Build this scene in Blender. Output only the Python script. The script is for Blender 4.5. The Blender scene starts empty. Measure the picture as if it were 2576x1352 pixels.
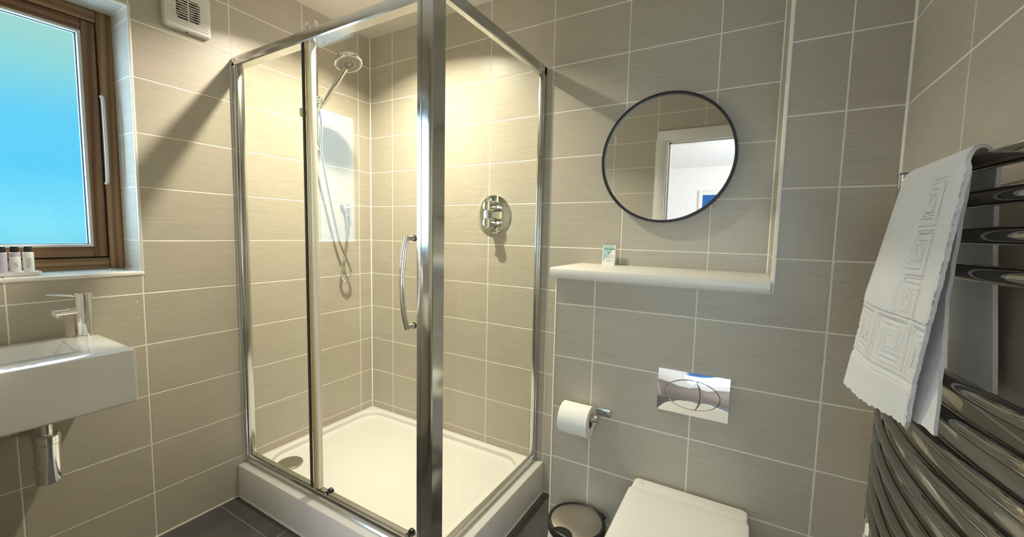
import bpy, bmesh, math, random
from mathutils import Vector, Matrix
random.seed(7)
PI = math.pi
C = bpy.context.scene.collection
scn = bpy.context.scene

# ---------------------------------------------------------------- camera
cd = bpy.data.cameras.new('camera'); cam = bpy.data.objects.new('camera', cd); C.objects.link(cam)
_R = Vector((0.86471462, 0.5018065, 0.02142127)); _U = Vector((-0.06093279, 0.06247413, 0.99618481)); _F = Vector((-0.49855373, 0.86272083, -0.08459876))
CAM = Vector((1.9854, -1.7235, 1.2439))
cam.matrix_world = Matrix(((_R.x, _U.x, -_F.x, CAM.x), (_R.y, _U.y, -_F.y, CAM.y), (_R.z, _U.z, -_F.z, CAM.z), (0, 0, 0, 1)))
cd.sensor_fit = 'HORIZONTAL'; cd.sensor_width = 36; cd.lens = 1029.25 / 2576 * 36; cd.clip_start = 0.01; cd.clip_end = 200
scn.camera = cam

# ---------------------------------------------------------------- world, lights, exposure
w = bpy.data.worlds.new('sky'); scn.world = w; w.use_nodes = True
nt = w.node_tree; nt.nodes.clear()
tc = nt.nodes.new('ShaderNodeTexCoord'); sx = nt.nodes.new('ShaderNodeSeparateXYZ'); cr = nt.nodes.new('ShaderNodeValToRGB')
bg = nt.nodes.new('ShaderNodeBackground'); wo = nt.nodes.new('ShaderNodeOutputWorld'); mr = nt.nodes.new('ShaderNodeMapRange')
mr.inputs[1].default_value = -0.2; mr.inputs[2].default_value = 1.0
nt.links.new(tc.outputs['Generated'], sx.inputs[0]); nt.links.new(sx.outputs['Z'], mr.inputs[0]); nt.links.new(mr.outputs[0], cr.inputs[0])
nt.links.new(cr.outputs[0], bg.inputs[0]); nt.links.new(bg.outputs[0], wo.inputs[0])
def zs(z): return (z + 0.2) / 1.2
el = cr.color_ramp.elements
el[0].position = 0.0; el[0].color = (0.20, 0.42, 0.45, 1)
el[1].position = 1.0; el[1].color = (0.42, 0.72, 0.80, 1)
for z, c in ((-0.06, (0.20, 0.66, 0.85)), (0.0, (0.22, 0.80, 1.0)), (0.09, (0.11, 0.66, 1.0)), (0.17, (0.13, 0.66, 0.98)), (0.25, (0.27, 0.72, 0.75)), (0.34, (0.42, 0.70, 0.58))):
    e = el.new(zs(z)); e.color = (*c, 1)
bg.inputs[1].default_value = 0.9

LAMP = Vector((0.57, -0.49, 2.338))
def area(name, loc, d, size, power, color, shape='DISK', size_y=None, spread=PI):
    l = bpy.data.lights.new(name, 'AREA'); l.shape = shape; l.size = size
    if size_y: l.size_y = size_y
    l.energy = power; l.color = color; l.spread = spread
    o = bpy.data.objects.new(name, l); C.objects.link(o); o.location = loc
    o.rotation_euler = Vector(d).to_track_quat('-Z', 'Y').to_euler()
    return o
area('shower_downlight', LAMP, (0, 0, -1), 0.055, 26.5, (1.0, 0.905, 0.74), spread=2.35)
area('bedroom_side_fill', (3.55, -3.7, 1.25), (-1, 0, 0), 1.6, 90.0, (1.0, 0.965, 0.95), 'RECTANGLE', 1.4)  # added fill light at the bedroom side wall, where no window stands
_s = bpy.data.lights.new('daylight', 'SUN'); _s.energy = 22.0; _s.angle = math.radians(140); _s.color = (0.58, 0.82, 1.0)
_so = bpy.data.objects.new('daylight', _s); C.objects.link(_so); _so.rotation_euler = Vector((1.0, .60, -.15)).to_track_quat('-Z', 'Y').to_euler()

scn.view_settings.view_transform = 'Standard'; scn.view_settings.look = 'None'; scn.view_settings.gamma = 1.0
scn.view_settings.use_curve_mapping = False
scn.view_settings.exposure = 0.16
cy = scn.cycles
cy.use_denoising = True; cy.max_bounces = 14; cy.diffuse_bounces = 6; cy.glossy_bounces = 6; cy.transparent_max_bounces = 24; cy.transmission_bounces = 8
cy.sample_clamp_indirect = 6.0; cy.blur_glossy = 0.6

# ---------------------------------------------------------------- materials
def mat(name, color=(.8, .8, .8), rough=.5, metal=0.0, spec=.5, coat=0.0):
    m = bpy.data.materials.new(name); m.use_nodes = True
    p = m.node_tree.nodes['Principled BSDF']
    p.inputs['Base Color'].default_value = (*color, 1); p.inputs['Roughness'].default_value = rough
    p.inputs['Metallic'].default_value = metal; p.inputs['Specular IOR Level'].default_value = spec
    p.inputs['Coat Weight'].default_value = coat
    return m
def N(m, t): return m.node_tree.nodes.new(t)
def LK(m, a, b): m.node_tree.links.new(a, b)
def P(m): return m.node_tree.nodes['Principled BSDF']
def noise(m, scale, detail=3, vec=None, rough=.5):
    n = N(m, 'ShaderNodeTexNoise'); n.inputs['Scale'].default_value = scale; n.inputs['Detail'].default_value = detail; n.inputs['Roughness'].default_value = rough
    if vec is not None: LK(m, vec, n.inputs['Vector'])
    return n
def mapped(m, scale, rnd=False):
    t = N(m, 'ShaderNodeTexCoord'); mp = N(m, 'ShaderNodeMapping'); mp.inputs['Scale'].default_value = scale
    src = t.outputs['Object']
    if rnd:
        oi = N(m, 'ShaderNodeObjectInfo'); mu = N(m, 'ShaderNodeMath'); mu.operation = 'MULTIPLY'; mu.inputs[1].default_value = 37.0
        LK(m, oi.outputs['Random'], mu.inputs[0]); ad = N(m, 'ShaderNodeVectorMath'); ad.operation = 'ADD'
        LK(m, src, ad.inputs[0]); LK(m, mu.outputs[0], ad.inputs[1]); src = ad.outputs[0]
    LK(m, src, mp.inputs[0]); return mp.outputs[0]
def ramp(m, fac, stops):
    r = N(m, 'ShaderNodeValToRGB'); LK(m, fac, r.inputs[0]); e = r.color_ramp.elements
    e[0].position, e[0].color = stops[0][0], (*stops[0][1], 1); e[1].position, e[1].color = stops[-1][0], (*stops[-1][1], 1)
    for p, c in stops[1:-1]: k = e.new(p); k.color = (*c, 1)
    return r.outputs[0]
def bump(m, h, strength, dist=.001):
    b = N(m, 'ShaderNodeBump'); b.inputs['Strength'].default_value = strength; b.inputs['Distance'].default_value = dist
    LK(m, h, b.inputs['Height']); LK(m, b.outputs[0], P(m).inputs['Normal'])
def mixrgb(m, mode, fac, a, b):
    x = N(m, 'ShaderNodeMixRGB'); x.blend_type = mode
    for s, v in ((0, fac), (1, a), (2, b)):
        if hasattr(v, 'links'): LK(m, v, x.inputs[s])
        elif isinstance(v, tuple): x.inputs[s].default_value = (*v, 1)
        else: x.inputs[s].default_value = v
    return x.outputs[0]

def tile_material(name, base, rough):
    m = mat(name, base, rough, spec=.45)
    v = mapped(m, (7, 300, 7), True); n1 = noise(m, 1.0, 4, v, .65)
    v2 = mapped(m, (26, 520, 9), True); n2 = noise(m, 1.0, 2, v2)
    v3 = mapped(m, (3, 3, 3), True); n3 = noise(m, 1.0, 2, v3)
    d = tuple(x * .87 for x in base); l = tuple(min(1, x * 1.07) for x in base)
    c1 = ramp(m, n1.outputs['Fac'], [(.30, d), (.5, base), (.72, l)])
    c2 = mixrgb(m, 'MULTIPLY', 1.0, c1, ramp(m, n2.outputs['Fac'], [(.3, (.94, .94, .94)), (.6, (1, 1, 1))]))
    c3 = mixrgb(m, 'MULTIPLY', 1.0, c2, ramp(m, n3.outputs['Fac'], [(.3, (1.0, .97, .95)), (.7, (.97, 1.0, .96))]))
    LK(m, c3, P(m).inputs['Base Color'])
    bump(m, n1.outputs['Fac'], .35, .0006)
    return m
M = {}
M['tile'] = tile_material('beige_tile', (.51, .466, .398), .34)
M['reveal'] = tile_material('daylit_reveal_tile', (.74, .74, .71), .22)  # daylight put into the colour: lighter copy of the beige wall tile
M['floor_tile'] = mat('dark_floor_tile', (.075, .07, .068), .45)
_n = noise(M['floor_tile'], 14, 5, mapped(M['floor_tile'], (1, 1, 1), True)); LK(M['floor_tile'], ramp(M['floor_tile'], _n.outputs['Fac'], [(.3, (.062, .058, .055)), (.7, (.092, .086, .082))]), P(M['floor_tile']).inputs['Base Color'])
M['grout'] = mat('cream_grout', (.80, .76, .69), .8)
_n = noise(M['grout'], 60, 3, mapped(M['grout'], (1, 1, 1))); LK(M['grout'], ramp(M['grout'], _n.outputs['Fac'], [(.3, (.86, .83, .76)), (.7, (.92, .89, .82))]), P(M['grout']).inputs['Base Color'])
M['floor_grout'] = mat('floor_grout', (.20, .19, .18), .8)
M['trim'] = mat('white_plastic_trim', (.85, .83, .78), .3)
M['ceiling'] = mat('ceiling_paint', (.78, .75, .68), .9)
_n = noise(M['ceiling'], 90, 2, mapped(M['ceiling'], (1, 1, 1))); bump(M['ceiling'], _n.outputs['Fac'], .05)
M['white_paint'] = mat('white_wall_paint', (.80, .81, .80), .8)
_n = noise(M['white_paint'], 80, 2, mapped(M['white_paint'], (1, 1, 1))); bump(M['white_paint'], _n.outputs['Fac'], .05)
M['gloss_paint'] = mat('white_gloss_paint', (.82, .81, .77), .3)
M['carpet'] = mat('brown_carpet', (.18, .15, .125), .95)
_n = noise(M['carpet'], 220, 3, mapped(M['carpet'], (1, 1, 1))); bump(M['carpet'], _n.outputs['Fac'], .6, .004)
M['chrome'] = mat('chrome', (.84, .84, .84), .05, 1.0)
M['dark_chrome'] = mat('dark_reflection_chrome', (.31, .30, .28), .035, 1.0)  # chrome with its dark reflections put into the base colour
M['alu'] = mat('polished_aluminium', (.66, .66, .65), .14, 1.0)
_v = mapped(M['alu'], (400, 400, 3)); _n = noise(M['alu'], 1.0, 2, _v); LK(M['alu'], ramp(M['alu'], _n.outputs['Fac'], [(.3, (.11, .11, .11)), (.7, (.19, .19, .19))]), P(M['alu']).inputs['Roughness'])
M['steel'] = mat('brushed_steel', (.58, .56, .53), .28, 1.0)
M['spray'] = mat('grey_spray_face', (.40, .39, .37), .35)
M['waste_steel'] = mat('satin_waste_cover', (.50, .48, .44), .3, 1.0)
M['acrylic'] = mat('white_acrylic', (.755, .74, .715), .16, coat=.3)
M['ceramic'] = mat('white_ceramic', (.84, .84, .83), .08, coat=.6)
M['seat'] = mat('white_toilet_seat', (.84, .83, .80), .18)
M['black'] = mat('black_plastic', (.012, .012, .013), .35)
M['black_metal'] = mat('black_metal_frame', (.010, .010, .011), .4)
M['rubber'] = mat('dark_seal', (.03, .035, .025), .5)
M['gold_seal'] = mat('yellowed_seal', (.52, .40, .16), .3)
M['pale_seal'] = mat('clear_seal', (.74, .68, .55), .25)
M['mirror'] = mat('mirror_glass', (.93, .94, .93), .0, 1.0)
M['shelf'] = mat('white_shelf', (.84, .82, .77), .28)
M['fan'] = mat('white_fan_plastic', (.80, .79, .75), .3)
M['fan_dark'] = mat('dark_fan_inside', (.035, .03, .028), .6)
M['fan_hub'] = mat('grey_fan_hub', (.22, .20, .19), .5)
M['paper'] = mat('toilet_paper', (.90, .89, .86), .95)
_n = noise(M['paper'], 160, 3, mapped(M['paper'], (1, 1, 1))); bump(M['paper'], _n.outputs['Fac'], .35, .002)
M['card_tube'] = mat('cardboard_core', (.28, .22, .16), .9)
M['towel'] = mat('white_terry', (.88, .89, .90), .95)
_n = noise(M['towel'], 700, 3, mapped(M['towel'], (1, 1, 1))); bump(M['towel'], _n.outputs['Fac'], .8, .0025)
P(M['towel']).inputs['Sheen Weight'].default_value = .2
M['bag'] = mat('white_bin_liner', (.78, .79, .79), .4)
M['bin_lid'] = mat('bin_lid_steel', (.62, .55, .49), .30, 1.0)
M['teal'] = mat('teal_print', (.40, .60, .60), .6)
M['white_card'] = mat('white_card', (.86, .86, .83), .6)
M['ink'] = mat('dark_ink', (.03, .06, .07), .6)
M['green_ink'] = mat('green_ink', (.06, .16, .10), .6)
M['grey_ink'] = mat('grey_ink', (.40, .40, .40), .6)
M['label'] = mat('white_label', (.80, .84, .84), .5)
M['bottle_clear'] = mat('lilac_liquid', (.50, .47, .58), .15)
M['handle_white'] = mat('pale_handle', (.75, .76, .76), .3)
M['bead'] = mat('pale_glazing_bead', (.70, .72, .70), .4)
M['spacer'] = mat('blue_grey_spacer', (.03, .10, .20), .4)
M['filler'] = mat('pale_filler', (.66, .63, .57), .7)
M['blue'] = mat('blue_canvas', (.02, .13, .42), .7)
M['rail_dark'] = mat('dark_balcony_rail', (.05, .045, .04), .5)
M['rust'] = mat('brown_screw', (.16, .09, .06), .5)
M['lamp_lens'] = mat('lamp_lens', (.9, .85, .75), .3)
P(M['lamp_lens']).inputs['Emission Color'].default_value = (1, .86, .62, 1); P(M['lamp_lens']).inputs['Emission Strength'].default_value = 6.0

def wood(name, a, b, axis):
    m = mat(name, a, .42, spec=.4)
    sc = {'z': (30, 30, 1.6), 'y': (30, 1.6, 30)}[axis]
    v = mapped(m, sc); n = noise(m, 1.0, 5, v, .6); wv = N(m, 'ShaderNodeTexWave'); wv.wave_type = 'RINGS'
    wv.inputs['Scale'].default_value = .35; wv.inputs['Distortion'].default_value = 9; wv.inputs['Detail'].default_value = 2
    LK(m, v, wv.inputs['Vector'])
    mx = N(m, 'ShaderNodeMath'); mx.operation = 'MULTIPLY'; LK(m, n.outputs['Fac'], mx.inputs[0]); LK(m, wv.outputs['Fac'], mx.inputs[1])
    LK(m, ramp(m, mx.outputs[0], [(.05, b), (.3, a), (.6, tuple(x * 1.25 for x in a))]), P(m).inputs['Base Color'])
    return m
M['wood_z'] = wood('pine_upright', (.235, .125, .062), (.15, .072, .033), 'z')
M['wood_y'] = wood('pine_rail', (.235, .125, .062), (.15, .072, .033), 'y')
M['pine_z'] = wood('pale_pine_upright', (.33, .205, .105), (.23, .13, .06), 'z')
M['pine_y'] = wood('pale_pine_rail', (.33, .205, .105), (.23, .13, .06), 'y')

def glass(name, tint, ior=1.45, rough=0.0, translucent=0.0):
    m = bpy.data.materials.new(name); m.use_nodes = True; t = m.node_tree; t.nodes.clear()
    out = t.nodes.new('ShaderNodeOutputMaterial'); tr = t.nodes.new('ShaderNodeBsdfTransparent'); gl = t.nodes.new('ShaderNodeBsdfGlossy')
    fr = t.nodes.new('ShaderNodeFresnel'); mx = t.nodes.new('ShaderNodeMixShader')
    tr.inputs[0].default_value = (*tint, 1); gl.inputs['Roughness'].default_value = rough; gl.inputs[0].default_value = (1, 1, 1, 1)
    geo = t.nodes.new('ShaderNodeNewGeometry'); mi_ = t.nodes.new('ShaderNodeMapRange')   # same reflectance from either side of a thin pane
    mi_.inputs[3].default_value = ior; mi_.inputs[4].default_value = 1 / ior
    t.links.new(geo.outputs['Backfacing'], mi_.inputs[0]); t.links.new(mi_.outputs[0], fr.inputs[0])
    base = tr.outputs[0]
    if translucent:
        tl = t.nodes.new('ShaderNodeBsdfTranslucent'); tl.inputs[0].default_value = (.9, .97, 1, 1); m2 = t.nodes.new('ShaderNodeMixShader')
        m2.inputs[0].default_value = translucent; t.links.new(tr.outputs[0], m2.inputs[1]); t.links.new(tl.outputs[0], m2.inputs[2]); base = m2.outputs[0]
    t.links.new(fr.outputs[0], mx.inputs[0]); t.links.new(base, mx.inputs[1]); t.links.new(gl.outputs[0], mx.inputs[2]); t.links.new(mx.outputs[0], out.inputs[0])
    return m
M['glass'] = glass('shower_glass', (.915, .927, .89), 1.24)
M['pane'] = glass('obscure_window_pane', (1, 1, 1), 1.4, .0, 0)
M['clear_pane'] = glass('clear_pane', (.97, .98, .98), 1.4)

# ---------------------------------------------------------------- mesh helpers
def NB(): return bmesh.new()
def origin_of(o):
    v = Vector((0, 0, 0))
    while o is not None: v += o.location; o = o.parent
    return v
def finish(bm, name, m, sharp=34):
    bmesh.ops.recalc_face_normals(bm, faces=bm.faces[:])
    for f in bm.faces: f.smooth = True
    lim = math.radians(sharp)
    for e in bm.edges:
        if len(e.link_faces) == 2:
            if e.calc_face_angle(0) > lim: e.smooth = False
        else: e.smooth = False
    me = bpy.data.meshes.new(name); bm.to_mesh(me); bm.free()
    if m is not None: me.materials.append(m)
    return me
def obj(name, bm, m, parent=None, sharp=34, at=None):
    """a mesh in world coordinates linked as one object; under a parent it is stored relative to it; at = its own base point when top-level"""
    off = origin_of(parent) if parent is not None else Vector(at or (0, 0, 0))
    if off.length: bmesh.ops.translate(bm, verts=bm.verts[:], vec=-off)
    me = finish(bm, name, m, sharp); o = bpy.data.objects.new(name, me); C.objects.link(o)
    if parent is not None: o.parent = parent
    else: o.location = off
    return o
def thing(name, label, cat, loc, group=None):
    o = bpy.data.objects.new(name, None); C.objects.link(o); o.location = loc; o.empty_display_size = .05
    o['label'] = label; o['category'] = cat
    if group: o['group'] = group
    return o
def tag(o, label, cat, group=None):
    o['label'] = label; o['category'] = cat
    if group: o['group'] = group
    return o
def struct(name, bm, m, label=None, parent=None):
    o = obj(name, bm, m, parent)
    if parent is None: o['kind'] = 'structure'
    if label: o['label'] = label
    return o
def box(bm, x0, x1, y0, y1, z0, z1, bev=0.0, seg=2):
    vs = [bm.verts.new(p) for p in ((x0, y0, z0), (x1, y0, z0), (x1, y1, z0), (x0, y1, z0), (x0, y0, z1), (x1, y0, z1), (x1, y1, z1), (x0, y1, z1))]
    fs = [bm.faces.new([vs[i] for i in q]) for q in ((0, 3, 2, 1), (4, 5, 6, 7), (0, 1, 5, 4), (1, 2, 6, 5), (2, 3, 7, 6), (3, 0, 4, 7))]
    if bev:
        es = list({e for f in fs for e in f.edges})
        bmesh.ops.bevel(bm, geom=es, offset=bev, segments=seg, affect='EDGES', profile=.5)
    return bm
def frame_of(d):
    d = Vector(d).normalized(); a = Vector((0, 0, 1)) if abs(d.z) < .9 else Vector((1, 0, 0))
    x = a.cross(d).normalized(); return x, d.cross(x).normalized(), d
def loft(bm, rings, cap0=True, cap1=True, closed=False):
    rs = [[bm.verts.new(p) for p in r] for r in rings]; n = len(rs[0])
    pairs = list(zip(rs, rs[1:])) + ([(rs[-1], rs[0])] if closed else [])
    for a, b in pairs:
        for i in range(n):
            j = (i + 1) % n; bm.faces.new((a[i], a[j], b[j], b[i]))
    if not closed:
        if cap0: bm.faces.new(rs[0][::-1])
        if cap1: bm.faces.new(rs[-1])
    return bm
def tube(bm, pts, r, n=12, caps=True, flat=None):
    pts = [Vector(p) for p in pts]; rad = r if isinstance(r, (list, tuple)) else [r] * len(pts)
    T = [(pts[min(i + 1, len(pts) - 1)] - pts[max(i - 1, 0)]).normalized() for i in range(len(pts))]
    x, y, _ = frame_of(T[0]); rings = []
    for i, p in enumerate(pts):
        if i:
            q = T[i - 1].rotation_difference(T[i]); x = q @ x; y = q @ y
        rings.append([p + rad[i] * (math.cos(2 * PI * k / n) * x + math.sin(2 * PI * k / n) * y) for k in range(n)])
    return loft(bm, rings, caps, caps)
def spline(pts, m=8):
    P_ = [Vector(p) for p in pts]; P_ = [2 * P_[0] - P_[1]] + P_ + [2 * P_[-1] - P_[-2]]; out = []
    for i in range(1, len(P_) - 2):
        a, b, c, d = P_[i - 1:i + 3]
        for k in range(m):
            t = k / m; out.append(.5 * (2 * b + (c - a) * t + (2 * a - 5 * b + 4 * c - d) * t * t + (3 * b - a - 3 * c + d) * t ** 3))
    out.append(P_[-2]); return out
def lathe(bm, prof, origin, axis, n=36, cap0=True, cap1=True):
    x, y, d = frame_of(axis); o = Vector(origin)
    return loft(bm, [[o + d * h + r * (math.cos(2 * PI * k / n) * x + math.sin(2 * PI * k / n) * y) for k in range(n)] for r, h in prof], cap0, cap1)
def torus_lathe(bm, prof, origin, axis, n=48):
    x, y, d = frame_of(axis); o = Vector(origin)
    return loft(bm, [[o + d * h + r * (math.cos(2 * PI * k / n) * x + math.sin(2 * PI * k / n) * y) for k in range(n)] for r, h in prof], closed=True)
def rrect(cx, cy_, hx, hy, r, n=6):
    r = min(r, hx - 1e-5, hy - 1e-5); pts = []
    for qx, qy, a0 in ((1, 1, 0), (-1, 1, PI / 2), (-1, -1, PI), (1, -1, 3 * PI / 2)):
        for k in range(n + 1):
            a = a0 + PI / 2 * k / n; pts.append((cx + qx * (hx - r) + r * math.cos(a), cy_ + qy * (hy - r) + r * math.sin(a)))
    return pts
def ell(cx, cy_, ax, ay, pts_ref, ref_c):
    """an ellipse with as many points as pts_ref, at the same directions seen from ref_c"""
    out = []
    for px, py in pts_ref:
        a = math.atan2((py - ref_c[1]) / ay, (px - ref_c[0]) / ax); out.append((cx + ax * math.cos(a), cy_ + ay * math.sin(a)))
    return out
def at_z(pts, z): return [(x, y, z) for x, y in pts]
def text_bm(s, size, mtx, extrude=.0001, align='CENTER'):
    cu = bpy.data.curves.new('text', 'FONT'); cu.body = s; cu.size = size; cu.extrude = extrude; cu.align_x = align; cu.align_y = 'CENTER'; cu.resolution_u = 3
    o = bpy.data.objects.new('text', cu); C.objects.link(o); dg = bpy.context.evaluated_depsgraph_get()
    me = bpy.data.meshes.new_from_object(o.evaluated_get(dg)); bpy.data.objects.remove(o)
    bm = NB(); bm.from_mesh(me); bpy.data.meshes.remove(me); bmesh.ops.transform(bm, matrix=mtx, verts=bm.verts[:]); return bm
def basis(o, X, Y, Z):
    X, Y, Z, o = map(Vector, (X, Y, Z, o)); return Matrix(((X.x, Y.x, Z.x, o.x), (X.y, Y.y, Z.y, o.y), (X.z, Y.z, Z.z, o.z), (0, 0, 0, 1)))

# ---------------------------------------------------------------- tiled surfaces
GAP, TT, REC = .0020, .005, .0008
_cache = {}
def poly_tile(poly, m):
    """one bevelled tile from a rectilinear outline centred on its own box; returns (mesh, centre)"""
    xs = [p[0] for p in poly]; ys = [p[1] for p in poly]; cx, cy_ = (min(xs) + max(xs)) / 2, (min(ys) + max(ys)) / 2
    key = (m.name,) + tuple((round(p[0] - cx, 4), round(p[1] - cy_, 4)) for p in poly)
    if key not in _cache:
        n = len(poly)
        def inset(d):
            out = []
            for i in range(n):
                a, b, c = Vector(poly[i - 1]), Vector(poly[i]), Vector(poly[(i + 1) % n])
                e1, e2 = (b - a).normalized(), (c - b).normalized()
                out.append((b.x + d * (-e1.y - e2.y) - cx, b.y + d * (e1.x + e2.x) - cy_))
            return out
        o0, o1 = inset(GAP), inset(GAP + .0011); bm = NB()
        r = [[bm.verts.new((x, y, z)) for x, y in q] for q, z in ((o0, -TT), (o0, -.0008), (o1, 0.0))]
        for a, b in zip(r, r[1:]):
            for i in range(n): bm.faces.new((a[i], a[(i + 1) % n], b[(i + 1) % n], b[i]))
        bm.faces.new(r[2])
        for f in bm.faces: f.smooth = False
        me = bpy.data.meshes.new('tile'); bm.to_mesh(me); bm.free(); me.materials.append(m); _cache[key] = me
    return _cache[key], (cx, cy_)
def outline(cells):
    """outline (counter-clockwise) of a set of axis-aligned rectangles that touch"""
    edges = {}
    for x0, y0, x1, y1 in cells:
        for a, b in (((x0, y0), (x1, y0)), ((x1, y0), (x1, y1)), ((x1, y1), (x0, y1)), ((x0, y1), (x0, y0))):
            if (b, a) in edges: del edges[(b, a)]
            else: edges[(a, b)] = 1
    nxt = {a: b for a, b in edges}
    s = min(nxt); p = [s]; c = nxt[s]
    while c != s and len(p) < 60: p.append(c); c = nxt[c]
    out = []
    for i in range(len(p)):
        a, b, c = p[i - 1], p[i], p[(i + 1) % len(p)]
        if abs((b[0] - a[0]) * (c[1] - b[1]) - (b[1] - a[1]) * (c[0] - b[0])) > 1e-9: out.append(b)
    return out
def split_cell(c, holes):
    x0, y0, x1, y1 = c
    xs = sorted({x0, x1} | {v for h in holes for v in (h[0], h[2]) if x0 < v < x1}); ys = sorted({y0, y1} | {v for h in holes for v in (h[1], h[3]) if y0 < v < y1})
    keep = []
    for a, b in zip(xs, xs[1:]):
        for d, e in zip(ys, ys[1:]):
            mx, my = (a + b) / 2, (d + e) / 2
            if not any(h[0] < mx < h[2] and h[1] < my < h[3] for h in holes): keep.append((a, d, b, e))
    comps = []
    while keep:
        comp = [keep.pop()]; grew = True
        while grew:
            grew = False
            for k in keep[:]:
                for q in comp:
                    if (abs(k[0] - q[2]) < 1e-9 or abs(k[2] - q[0]) < 1e-9) and min(k[3], q[3]) - max(k[1], q[1]) > 1e-6 or (abs(k[1] - q[3]) < 1e-9 or abs(k[3] - q[1]) < 1e-9) and min(k[2], q[2]) - max(k[0], q[0]) > 1e-6:
                        comp.append(k); keep.remove(k); grew = True; break
        comps.append(comp)
    return comps
def tiles(parent, xs, ys, holes, frame, m, name='tile'):
    """frame(u, v) -> world matrix of a tile centred there"""
    for a, b in zip(xs, xs[1:]):
        for d, e in zip(ys, ys[1:]):
            for comp in split_cell((a, d, b, e), holes):
                pl = outline(comp)
                if max(p[0] for p in pl) - min(p[0] for p in pl) < .008 or max(p[1] for p in pl) - min(p[1] for p in pl) < .008: continue
                me, (cx, cy_) = poly_tile(pl, m)
                o = bpy.data.objects.new(name, me); C.objects.link(o); o.parent = parent; o.matrix_basis = frame(cx, cy_)
def slab(bm, rect, holes, frame_pt, thick):
    """solid wall of boxes around the holes; frame_pt(u, v, d) -> world point at depth d behind the face"""
    x0, y0, x1, y1 = rect
    xs = sorted({x0, x1} | {v for h in holes for v in (h[0], h[2]) if x0 < v < x1}); ys = sorted({y0, y1} | {v for h in holes for v in (h[1], h[3]) if y0 < v < y1})
    for a, b in zip(xs, xs[1:]):
        for d, e in zip(ys, ys[1:]):
            mx, my = (a + b) / 2, (d + e) / 2
            if any(h[0] < mx < h[2] and h[1] < my < h[3] for h in holes): continue
            p, q = frame_pt(a, d, REC), frame_pt(b, e, thick)
            box(bm, min(p[0], q[0]), max(p[0], q[0]), min(p[1], q[1]), max(p[1], q[1]), min(p[2], q[2]), max(p[2], q[2]))
    return bm
H = 2.358; W = 2.307; YF = -1.69; D = .3173; BX0, BX1 = 1.363, 2.047
Z0 = .3886
def rows(z0=0.0, z1=H):
    r = [z0] + [Z0 + .2 * k for k in range(-2, 11) if z0 + .006 < Z0 + .2 * k < z1 - .004] + [z1]; return r
def cols(a, w_, lo, hi):
    v = [a + w_ * k for k in range(-20, 21)]; return [lo] + [x for x in v if lo + .004 < x < hi - .004] + [hi]
TW = .3341
# window opening on the left wall, in (y, z)
WY0, WY1, WZ0, WZ1 = -1.572, -1.092, 1.072, 2.030
hole_w = (WY0, WZ0, WY1, WZ1)
wl = struct('wall_left', slab(NB(), (YF - .12, 0, 0.0, H), [(WY0 - REC, WZ0 - REC, WY1 + REC, WZ1 + REC)], lambda u, v, d: (-d, u, v), .26), M['grout'], 'beige tiled wall with the window, extractor fan and basin')
tiles(wl, cols(-.0861, TW, YF, 0.0), rows(), [(WY0 - .006, WZ0 - .012, WY1 + .006, WZ1 + .006)], lambda u, v: basis((0, u, v), (0, 1, 0), (0, 0, 1), (1, 0, 0)), M['tile'])
for zz in (.9574, .8936):
    obj('filler_dot', lathe(NB(), [(.0042, -.002), (.0042, .0004), (.002, .0007)], (0, -1.1094, zz), (1, 0, 0), 14), M['filler'], wl)
wb = struct('wall_back', slab(NB(), (-.26, 0, W + .15, H), [], lambda u, v, d: (u, d, v), .2), M['grout'], 'beige tiled wall behind the shower, mirror and shelf')
tiles(wb, cols(.1795, TW, 0.0, BX1), rows(), [(BX0, -1, 9, 1.088)], lambda u, v: basis((u, 0, v), (1, 0, 0), (0, 0, 1), (0, -1, 0)), M['tile'])
wr = struct('wall_right', slab(NB(), (YF - .12, 0, 0, H), [], lambda u, v, d: (W + d, u, v), .15), M['grout'], 'beige tiled wall behind the towel radiator')
tiles(wr, cols(-.3173 - .3365, TW, YF, -D), rows(), [], lambda u, v: basis((W, u, v), (0, -1, 0), (0, 0, 1), (-1, 0, 0)), M['tile'])
# boxed-in cistern wall: low part under the shelf, full height at the right
bm = NB(); box(bm, BX0 + REC, W, -D + REC, 0, 0, 1.086); box(bm, BX1 + REC, W, -D + REC, 0, 1.086, H)
wc = struct('wall_boxing', bm, M['grout'], 'tiled boxed-in wall holding the flush plate and toilet')
xs_box = [BX0, 1.517, 1.517 + TW, 1.517 + 2 * TW, W]
tiles(wc, xs_box, rows(), [(BX0 - 1, 1.084, BX1, 9)], lambda u, v: basis((u, -D, v), (1, 0, 0), (0, 0, 1), (0, -1, 0)), M['tile'])
tiles(wc, [-D, 0], rows(0, 1.084), [], lambda u, v: basis((BX0, u, v), (0, -1, 0), (0, 0, 1), (-1, 0, 0)), M['tile'])
tiles(wc, [-D, 0], rows(1.122, H), [], lambda u, v: basis((BX1, u, v), (0, -1, 0), (0, 0, 1), (-1, 0, 0)), M['tile'])
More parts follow.
